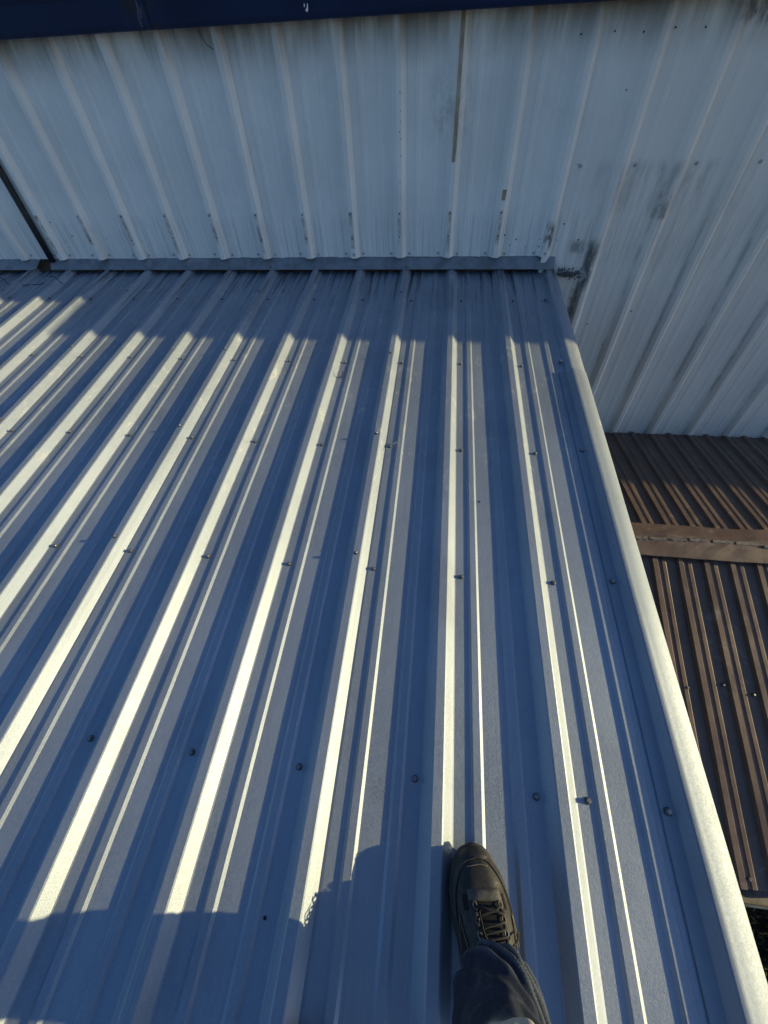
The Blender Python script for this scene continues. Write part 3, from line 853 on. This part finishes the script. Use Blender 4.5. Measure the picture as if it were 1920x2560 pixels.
def make_shoe(parent, heel, ang, base, mirror=False):
    R = empty('shoe', heel)
    R.parent = parent
    R.rotation_euler = (A, 0, ang)
    if mirror: R.scale = (-1, 1, 1)
    # upper
    b = MB(); nt_, nq = 60, 36
    ts = [i / nt_ for i in range(nt_ + 1)]
    V = [surf(t, k / nq) for t in ts for k in range(nq + 1)]
    F = [(i * (nq + 1) + k, i * (nq + 1) + k + 1, (i + 1) * (nq + 1) + k + 1, (i + 1) * (nq + 1) + k) for i in range(nt_) for k in range(nq)]
    b.add(V, F); b.build('upper', M['leather'], R, smooth=True)
    # sole
    b = MB(); n = 48
    def outline(gr):
        pts = []
        for i in range(n):
            t = i / (n - 1)
            pts.append((-smooth_tab(WL, t) - gr, (t * L - L / 2) * (1 + gr * 6) + L / 2))
        for i in range(n - 1, -1, -1):
            t = i / (n - 1)
            pts.append((smooth_tab(WR, t) + gr, (t * L - L / 2) * (1 + gr * 6) + L / 2))
        return pts
    lev = [(-.001, .000), (.0035, .003), (.0045, .012), (.0035, .020), (.0038, .0225), (.0015, .0268), (-.002, .0285)]
    V = []; m = 2 * n
    for gr, z in lev:
        for i, (x, y) in enumerate(outline(gr)):
            sp_ = .012 * max(0, (y / L - .78) / .22) ** 2
            V.append((x, y, z + sp_ * (1 if z < .02 else .8)))
    F = [(j * m + i, j * m + (i + 1) % m, (j + 1) * m + (i + 1) % m, (j + 1) * m + i) for j in range(len(lev) - 1) for i in range(m)]
    for i in range(n - 1): F.append((i, m - 1 - i, m - 2 - i, i + 1))
    b.add(V, F); so = b.build('sole', M['sole'], R, smooth=True)
    # overlay patches following the upper
    def patch(name, t0, t1, q0, q1, off, mat, nt=12, nq=12, par=R):
        b = MB(); V = []
        for i in range(nt + 1):
            t = t0 + (t1 - t0) * i / nt
            a_, c_ = (q0(t) if callable(q0) else q0), (q1(t) if callable(q1) else q1)
            for k in range(nq + 1):
                e = min(1, 4 * min(k / nq, 1 - k / nq, i / nt, 1 - i / nt) + .15)
                V.append(surf(t, a_ + (c_ - a_) * k / nq, off * e))
        b.add(V, [(i * (nq + 1) + k, i * (nq + 1) + k + 1, (i + 1) * (nq + 1) + k + 1, (i + 1) * (nq + 1) + k) for i in range(nt) for k in range(nq)])
        return b.build(name, mat, par, smooth=True)
    # toe cap rand that sweeps back along both sides
    def rand_q(side):
        tab = [(.50, .12), (.62, .14), (.74, .17), (.82, .215), (.87, .26), (.90, .31), (.917, .37), (.926, .44), (.93, .5)]
        return (lambda t: lerp_tab(tab, t)) if side < 0 else (lambda t: 1 - lerp_tab(tab, t))
    patch('toe_rand', .50, .93, .0, rand_q(-1), .0026, M['leather'], 30, 8)
    patch('toe_rand', .50, .93, rand_q(1), 1.0, .0026, M['leather'], 30, 8)
    patch('toe_cap', .926, .995, .0, 1.0, .0024, M['leather'], 10, 30)
    def line(name, pts, r, mat, par=R, n=6):
        b = MB(); b.tube(pts, r, n); return b.build(name, mat, par, smooth=True)
    cap = [surf(t, rand_q(-1)(t), .0024) for t in [.50 + .43 * i / 30 for i in range(31)]]
    cap2 = [surf(t, rand_q(1)(t), .0024) for t in [.93 - .43 * i / 30 for i in range(31)]]
    line('seam_piping', cap + cap2[1:], .0011, M['sole'])
    line('seam_piping', [surf(.895 - .02 * abs(q - .5) * 4, q, .0016) for q in [.36 + .26 * i / 14 for i in range(15)]], .0010, M['tanline'])
    # vamp, suede bar, throat, tongue
    patch('suede_bar', .712, .768, .335, .66, .0042, M['suede'], 8, 12)
    patch('tongue', .40, .715, lambda t: .405 + .01 * math.sin(t * 20), lambda t: .615, .0016, M['cloth'], 16, 10)
    for sgn in (-1, 1):
        qq = lambda a_: a_ if sgn < 0 else 1 - a_
        qa, qb = sorted((qq(.33), qq(.41)))
        patch('eyelet_stay', .40, .725, qa, qb, .0034, M['leather'], 16, 5)
        # tan outlined wedge on the flank
        tip = surf(.645, qq(.20), .0030)
        lo = [surf(.645 - .16 * i / 10, qq(.20 - .085 * i / 10), .0030) for i in range(11)]
        hi = [surf(.645 - .16 * i / 10, qq(.20 + .035 * i / 10), .0030) for i in range(11)]
        qa0 = (lambda t: qq(.20 - .085 * (.645 - t) / .16)); qb0 = (lambda t: qq(.20 + .035 * (.645 - t) / .16))
        if sgn < 0: patch('side_wedge', .485, .643, qa0, qb0, .0024, M['cloth'], 12, 6)
        else: patch('side_wedge', .485, .643, qb0, qa0, .0024, M['cloth'], 12, 6)
        line('wedge_piping', list(reversed(lo)) + hi[1:], .0009, M['tanline'])
        patch('mesh_inset', .665, .745, *( (.265, .325) if sgn < 0 else (.675, .735)), .0022, M['cloth'], 8, 5)
        if sgn > 0:
            patch('heel_stripe', .25, .475, .84, .90, .0030, M['tanline'], 10, 4)
        # eyelets
        for t in (.690, .622, .558, .495):
            c = surf(t, qq(.395), .0046)
            d1 = (surf(t + .01, qq(.395)) - surf(t - .01, qq(.395))).normalized()
            d2 = (surf(t, qq(.40)) - surf(t, qq(.38))).normalized()
            b = MB()
            b.tube([c + d1 * (.0062 * math.cos(k * math.pi / 6)) + d2 * (.0040 * math.sin(k * math.pi / 6)) for k in range(13)], .0011, 5, cap=False)
            b.build('eyelet', M['tanline'] if t > .6 else M['screw'], R, smooth=True)
    # laces
    def lace(name, pts, r=.0021):
        out = []
        P_ = [Vector(p) for p in pts]
        for i in range(len(P_) - 1):
            p0, p1, p2, p3 = P_[max(i - 1, 0)], P_[i], P_[i + 1], P_[min(i + 2, len(P_) - 1)]
            for k in range(6):
                s = k / 6
                out.append(.5 * ((2 * p1) + (p2 - p0) * s + (2 * p0 - 5 * p1 + 4 * p2 - p3) * s * s + (3 * p1 - p0 - 3 * p2 + p3) * s ** 3))
        out.append(P_[-1])
        return line(name, out, r, M['lace'])
    for t0, t1, s0 in ((.672, .630, 1), (.672, .640, -1), (.610, .572, 1), (.578, .548, 1), (.520, .545, -1), (.50, .455, -1)):
        a_ = .395 if s0 < 0 else .605; c_ = 1 - a_
        lace('lace', [surf(t0, a_, .006)] + [surf(t0 + (t1 - t0) * k / 5, a_ + (c_ - a_) * k / 5, .009 + .004 * math.sin(k / 5 * math.pi)) for k in range(1, 5)] + [surf(t1, c_, .006)])
    if not mirror:
        e = lambda t, q, o: surf(t, q, o)
        lace('lace', [e(.53, .45, .012), e(.555, .435, .018), e(.585, .43, .016), e(.63, .425, .014), e(.655, .425, .015)], .0014)
        lace('lace', [e(.47, .56, .016), e(.495, .60, .020), e(.52, .66, .019), e(.548, .72, .013), e(.56, .78, .010)], .0022)
        lace('lace', [e(.46, .50, .016), e(.45, .56, .022), e(.475, .60, .020), e(.50, .60, .014)], .0022)
    return R

DIRS = math.atan2(.12, .9928)
toe = Vector((.150, .052)); heel = toe - L * Vector((-.12, .9928))
make_shoe(PERSON, (heel.x + POFF.x, heel.y + POFF.y, heel.y * math.tan(A) + .0068), DIRS, 0)
make_shoe(PERSON, (-.15 + POFF.x, -.592 + POFF.y, -.592 * math.tan(A) + .0068), .10, 0, mirror=True)

# jeans: lofted legs, wrinkled, open cuffs
NSEG = 132
def leg_loft(b, rings, seed, hemwave=True, nseg=NSEG, sub=16):
    tabs = [[(r[2], r[i]) for r in rings] for i in (0, 1, 3, 4)]
    zs = []
    for a_, c_ in zip(rings, rings[1:]):
        for k in range(sub): zs.append(a_[2] + (c_[2] - a_[2]) * k / sub)
    zs.append(rings[-1][2])
    V = []; z_hem = rings[0][2]
    for j, z in enumerate(zs):
        x, y, rx, ry = (smooth_tab(t_, z) for t_ in tabs)
        hz = z - z_hem
        for k in range(nseg):
            th = 2 * math.pi * k / nseg
            c, s = math.cos(th), math.sin(th)
            # break folds: diagonal ridges over the instep
            f = 0.0
            sc_ = th + 8.5 * hz
            dec = math.exp(-(max(hz - .10, 0) / .10) ** 2) * min(1, .25 + hz / .03)
            for s0, wd, am in ((2.05, .09, .013), (2.62, .16, .008), (1.50, .12, .015), (.95, .14, .013), (3.3, .2, .004)):
                dd = (sc_ - s0)
                f += am * dec * math.exp(-(dd / wd) ** 2) - am * .45 * dec * math.exp(-((dd - wd * 2.0) / (wd * 1.2)) ** 2)
            f += .006 * noise.noise(Vector((c * 1.7 + seed, s * 1.7, z * 11)))
            f += .0045 * noise.noise(Vector((c * 3.8 + seed, s * 3.8, z * 21 + 4)))
            rr = 1.0
            px = x + (rx + f) * c; py = y + (ry + f) * s
            pz = z
            if hz < .06:
                pz += (1 - hz / .06) * (.024 * max(s, 0) ** 1.5 - .030 * max(-s, 0) + .004 * math.sin(th * 5 + seed))
            V.append((px, py, pz))
    n0 = len(zs)
    F = [(j * nseg + k, j * nseg + (k + 1) % nseg, (j + 1) * nseg + (k + 1) % nseg, (j + 1) * nseg + k) for j in range(n0 - 1) for k in range(nseg)]
    # turned-in hem
    base = len(V)
    for k in range(nseg):
        p = Vector(V[k]); ctr = Vector((rings[0][0], rings[0][1], p.z))
        d = (ctr - p).normalized()
        V.append(tuple(p + d * .005 + Vector((0, 0, .001))))
    for k in range(nseg):
        p = Vector(V[base + k]); V.append(tuple(p + Vector((0, 0, .03))))
    F += [(base + k, base + (k + 1) % nseg, (k + 1) % nseg, k) for k in range(nseg)]
    F += [(base + nseg + k, base + nseg + (k + 1) % nseg, base + (k + 1) % nseg, base + k) for k in range(nseg)]
    b.add(V, F)
    return V, zs
RINGS = [(.178, -.181, .095, .062, .073), (.176, -.181, .130, .070, .077), (.167, -.188, .18, .076, .083), (.165, -.199, .25, .072, .078), (.162, -.208, .33, .068, .074), (.160, -.213, .41, .067, .072),
         (.147, -.213, .48, .068, .078), (.142, -.232, .56, .075, .086), (.152, -.285, .70, .092, .10), (.130, -.345, .82, .104, .115), (.100, -.40, .93, .112, .132), (.06, -.42, 1.04, .13, .13)]
RINGL = [(-.17, -.445, .075, .072, .080), (-.17, -.445, .13, .078, .086), (-.168, -.445, .20, .078, .084), (-.16, -.44, .33, .074, .080), (-.15, -.435, .48, .078, .082), (-.12, -.43, .66, .090, .094), (-.08, -.42, .84, .108, .118), (-.05, -.42, .96, .12, .135), (.0, -.42, 1.04, .13, .13)]
b = MB()
VR, zsR = leg_loft(b, RINGS, 2.0)
leg_loft(b, RINGL, 6.0, sub=4, nseg=40)
b.ell((.03, -.42, .98), (.185, .135, .13), n=24, m=14)
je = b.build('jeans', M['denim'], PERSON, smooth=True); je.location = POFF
# hem stitching: short pale threads round the cuff
for ring, ln in ((1, .006), (7, .004)):
    b = MB(); nseg = NSEG
    for k in range(nseg):
        if ring == 1 and random.random() < .25: continue
        p = Vector(VR[ring * nseg + k]); q = Vector(VR[ring * nseg + (k + 1) % nseg]); ctr = Vector((.17, -.18, p.z))
        o_ = (p - ctr).normalized() * .0008
        if ring == 1:
            p2 = Vector(VR[(ring + 4) * nseg + k])
            if k % 4 == 0: b.tube([p + o_, p + (p2 - p) * .9 + o_], .0014, 4)
        else:
            b.tube([p + o_ + (q - p) * .15, p + o_ + (q - p) * .8], .0010, 4)
    o = b.build('hem_stitching', M['stitch'], je)

# body, jacket, hair: the photographer behind the lens
def skin_mesh(name, verts, edges, radii, mat, parent, sub=2):
    me = bpy.data.meshes.new(name)
    me.from_pydata(verts, edges, [])
    o = link(name, me, mat, parent)
    md = o.modifiers.new('skin', 'SKIN')
    sub_ = o.modifiers.new('sub', 'SUBSURF'); sub_.levels = sub; sub_.render_levels = sub
    for i, r in enumerate(radii):
        sv = me.skin_vertices[0].data[i]
        sv.radius = (r, r) if not isinstance(r, tuple) else r
        sv.use_root = (i == 0)
    for p in me.polygons: p.use_smooth = True
    md.use_smooth_shade = True
    o.location = POFF
    return o
C = Vector((0, 0, H_CAM))
back = -fw
handR = C + back * .035 + rt * .055 - up * .04
handL = C + back * .035 - rt * .055 - up * .04
bv = [(.03, -.42, 1.0), (.03, -.43, 1.2), (.03, -.44, 1.38), (.03, -.43, 1.50), (.02, -.40, 1.58), (.01, -.37, 1.66), (0, -.36, 1.74),
      (.21, -.44, 1.45), (.29, -.38, 1.19), tuple(handR + Vector((.03, -.06, -.03))), tuple(handR),
      (-.15, -.44, 1.45), (-.25, -.38, 1.19), tuple(handL + Vector((-.03, -.06, -.03))), tuple(handL),
      (.10, -.40, .93), (.174, -.212, .48), (.185, -.22, .10), (-.05, -.43, .93), (-.15, -.435, .48), (-.17, -.445, .10)]
be = [(0, 1), (1, 2), (2, 3), (3, 4), (4, 5), (5, 6), (2, 7), (7, 8), (8, 9), (9, 10), (2, 11), (11, 12), (12, 13), (13, 14), (0, 15), (15, 16), (16, 17), (0, 18), (18, 19), (19, 20)]
br = [(.14, .11), (.13, .10), (.14, .10), .06, .055, .085, .075, .05, .042, .03, .026, .05, .042, .03, .026, .08, .052, .036, .08, .052, .036]
# fingers as short chains from each palm, thumb from the side of the palm
def fingers(hand, side):
    root = 10 if side > 0 else 14
    for k in range(4):
        n0 = len(bv)
        bpos = hand + up * (.024 - .016 * k)
        bv.append(tuple(bpos + rt * side * .012 + back * .004)); be.append((root, n0)); br.append(.0095)
        bv.append(tuple(bpos + rt * side * -.008 + back * -.004)); be.append((n0, n0 + 1)); br.append(.0085)
        bv.append(tuple(bpos + rt * side * -.028 + back * -.001)); be.append((n0 + 1, n0 + 2)); br.append(.0075)
    n0 = len(bv)
    bv.append(tuple(hand - rt * side * .012 + back * .028 + up * .01)); be.append((root, n0)); br.append(.010)
    bv.append(tuple(hand - rt * side * .035 + back * .030 + up * .025)); be.append((n0, n0 + 1)); br.append(.0085)
fingers(handR, 1); fingers(handL, -1)
skin_mesh('body', bv, be, br, M['skin'], PERSON)
jv = bv[:4] + [bv[7], bv[8], tuple(handR + Vector((.045, -.10, -.035))), bv[11], bv[12], tuple(handL + Vector((-.045, -.10, -.035)))]
skin_mesh('jacket', jv, [(0, 1), (1, 2), (2, 3), (2, 4), (4, 5), (5, 6), (2, 7), (7, 8), (8, 9)], [(.185, .145), (.175, .135), (.175, .13), .075, .075, .062, .046, .075, .062, .046], M['jacket'], PERSON)
b = MB(); b.ell((0.003, -.385, 1.735), (.092, .10, .095), n=20, m=12)
o = b.build('hair', M['hair'], PERSON, smooth=True); o.location = POFF
# simple face, turned down towards the phone
fc = Vector((.0, -.36, 1.665)); ff = Vector((-.14, .88, -.42)).normalized(); fr = Vector((.987, .159, 0)); fu = fr.cross(ff)
def face(name, pos, r, mat):
    b = MB(); b.ell(fc + ff * pos[1] + fr * pos[0] + fu * pos[2], r, Matrix((fr, ff, fu)).transposed(), 12, 8)
    o = b.build(name, M[mat], PERSON, smooth=True); o.location = POFF
for sd in (-1, 1):
    face('eye', (.032 * sd, .074, .022), (.012, .008, .007), 'white')
    face('ear', (.084 * sd, -.005, .0), (.008, .018, .032), 'skin')
face('nose', (0, .088, -.008), (.013, .016, .024), 'skin')
face('mouth', (0, .078, -.045), (.024, .008, .006), 'rust')
# the phone
b = MB()
pc = C + back * .014 - up * .055
ax = [rt * .037, up * .077, back * .0042]
V = [pc + ax[0] * i + ax[1] * j + ax[2] * k for k in (-1, 1) for j in (-1, 1) for i in (-1, 1)]
b.add(V, [(0, 1, 3, 2), (4, 6, 7, 5), (0, 4, 5, 1), (2, 3, 7, 6), (0, 2, 6, 4), (1, 5, 7, 3)])
PHONE = tag(b.build('phone', M['glass']), 'dark phone held in both hands by the person', 'phone')
md = PHONE.modifiers.new('round', 'BEVEL'); md.width = .003; md.segments = 3

# ------------------------------------------------------------------ small things lying about
def on_roof(u, v, w): return (u, v * math.cos(A) - w * math.sin(A), v * math.sin(A) + w * math.cos(A))
# wasp nest under the end of the flashing
NEST = tag(empty('wasp_nest', (.82, D, .185)), 'dense cluster of black wasps on a nest against the white wall', 'wasp nest')
b = MB(); b.ell((0, -.012, -.008), (.058, .010, .016), n=16, m=8); b.build('comb', M['comb'], NEST, smooth=True)
b = MB(); wr_ = random.Random(4)
for i in range(90):
    x = wr_.uniform(-.078, .075); z = wr_.gauss(0, .015) + .004 - x * .12
    z = max(-.030, min(.034, z)); y = -.026 - wr_.uniform(0, .012)
    Rm = Matrix.Rotation(wr_.uniform(0, 6.28), 3, 'Y') @ Matrix.Rotation(wr_.uniform(-.6, .6), 3, 'X')
    c = Vector((x, y, z))
    b.ell(c - Rm @ Vector((.0045, 0, 0)), (.0056, .0024, .0024), Rm, 5, 4)
    b.ell(c + Rm @ Vector((.0022, 0, 0)), (.0028, .0020, .0020), Rm, 5, 4)
    b.ell(c + Rm @ Vector((.0058, 0, 0)), (.0014, .0016, .0016), Rm, 4, 3)
    for s in (-1, 1):
        p = [c + Rm @ Vector(q) for q in ((.002, -.002, s * .001), (-.002, -.0028, s * .0038), (-.009, -.0026, s * .0030), (-.004, -.0024, s * .0008))]
        b.add(p, [(0, 1, 2, 3)], 1)
o = b.build('wasps', [M['wasp'], M['wing']], NEST); o['kind'] = 'stuff'

# bent rusty nail standing by a rib, swarf curl, loose wires
def small(name, pts, r, mat, label, cat, u, v, w=0.0, n=6):
    b = MB(); b.tube(pts, r, n)
    o = b.build(name, M[mat], smooth=True, loc=on_roof(u, v, w)); o.rotation_euler = (A, 0, 0)
    return tag(o, label, cat)
small('bent_nail', [(-.016, .006, .002), (-.006, -.001, .003), (0, 0, .006), (.002, .003, .018), (.005, .010, .028), (.004, .013, .032)], [.0018, .0024, .0034, .0026, .0026, .0038], 'rust', 'small rusty bent nail standing beside a rib below the shadow line', 'nail', -.470, 1.862)
def curl(n, r0, pitch, turns, ph=0):
    return [(r0 * math.cos(ph + t * turns * 6.28 / n) + t * pitch / n, r0 * math.sin(ph + t * turns * 6.28 / n) * .6 + .004 * math.sin(t * .9), .003 + .004 * (1 + math.sin(t * 1.3))) for t in range(n)]
small('metal_shaving', curl(26, .010, -.045, 1.6), .0011, 'swarf', 'bright curl of metal swarf beside the lapped rib screw', 'swarf', -.195, 1.352, .002)
small('metal_shaving', curl(18, .006, .022, 1.2, 2), .0010, 'swarf', 'tiny swarf curl just above the larger metal curl', 'swarf', -.170, 1.392, .002)
wp = [(-.55, .06, .005), (-.48, .055, .034), (-.42, .05, .036), (-.36, .03, .030), (-.32, 0, .008), (-.25, -.012, .005), (-.18, -.006, .006), (-.08, .004, .006), (-.03, .0, .02)]
small('loose_wire', wp, .0022, 'wire', 'long thin black wire lying across ribs near the far flashing', 'wire', -2.74, 2.835)
small('loose_wire', [(-.06, .06, .034), (-.03, .055, .035), (.0, .045, .035), (.03, .02, .033), (.055, .0, .022), (.07, .005, .012)], .0022, 'wire', 'short curved black wire draped over one rib near the flashing', 'wire', -2.70, 2.835)
# hair-thin wire hooked under the gutter
b = MB(); b.tube([(-1.27, D - .006, 1.30), (-1.262, D - .010, 1.275), (-1.245, D - .012, 1.25), (-1.215, D - .012, 1.232), (-1.185, D - .010, 1.226), (-1.165, D - .01, 1.229)], .0016, 5)
tag(b.build('hanging_wire', M['wire']), 'thin dark hooked wire hanging on the wall under the gutter', 'wire')
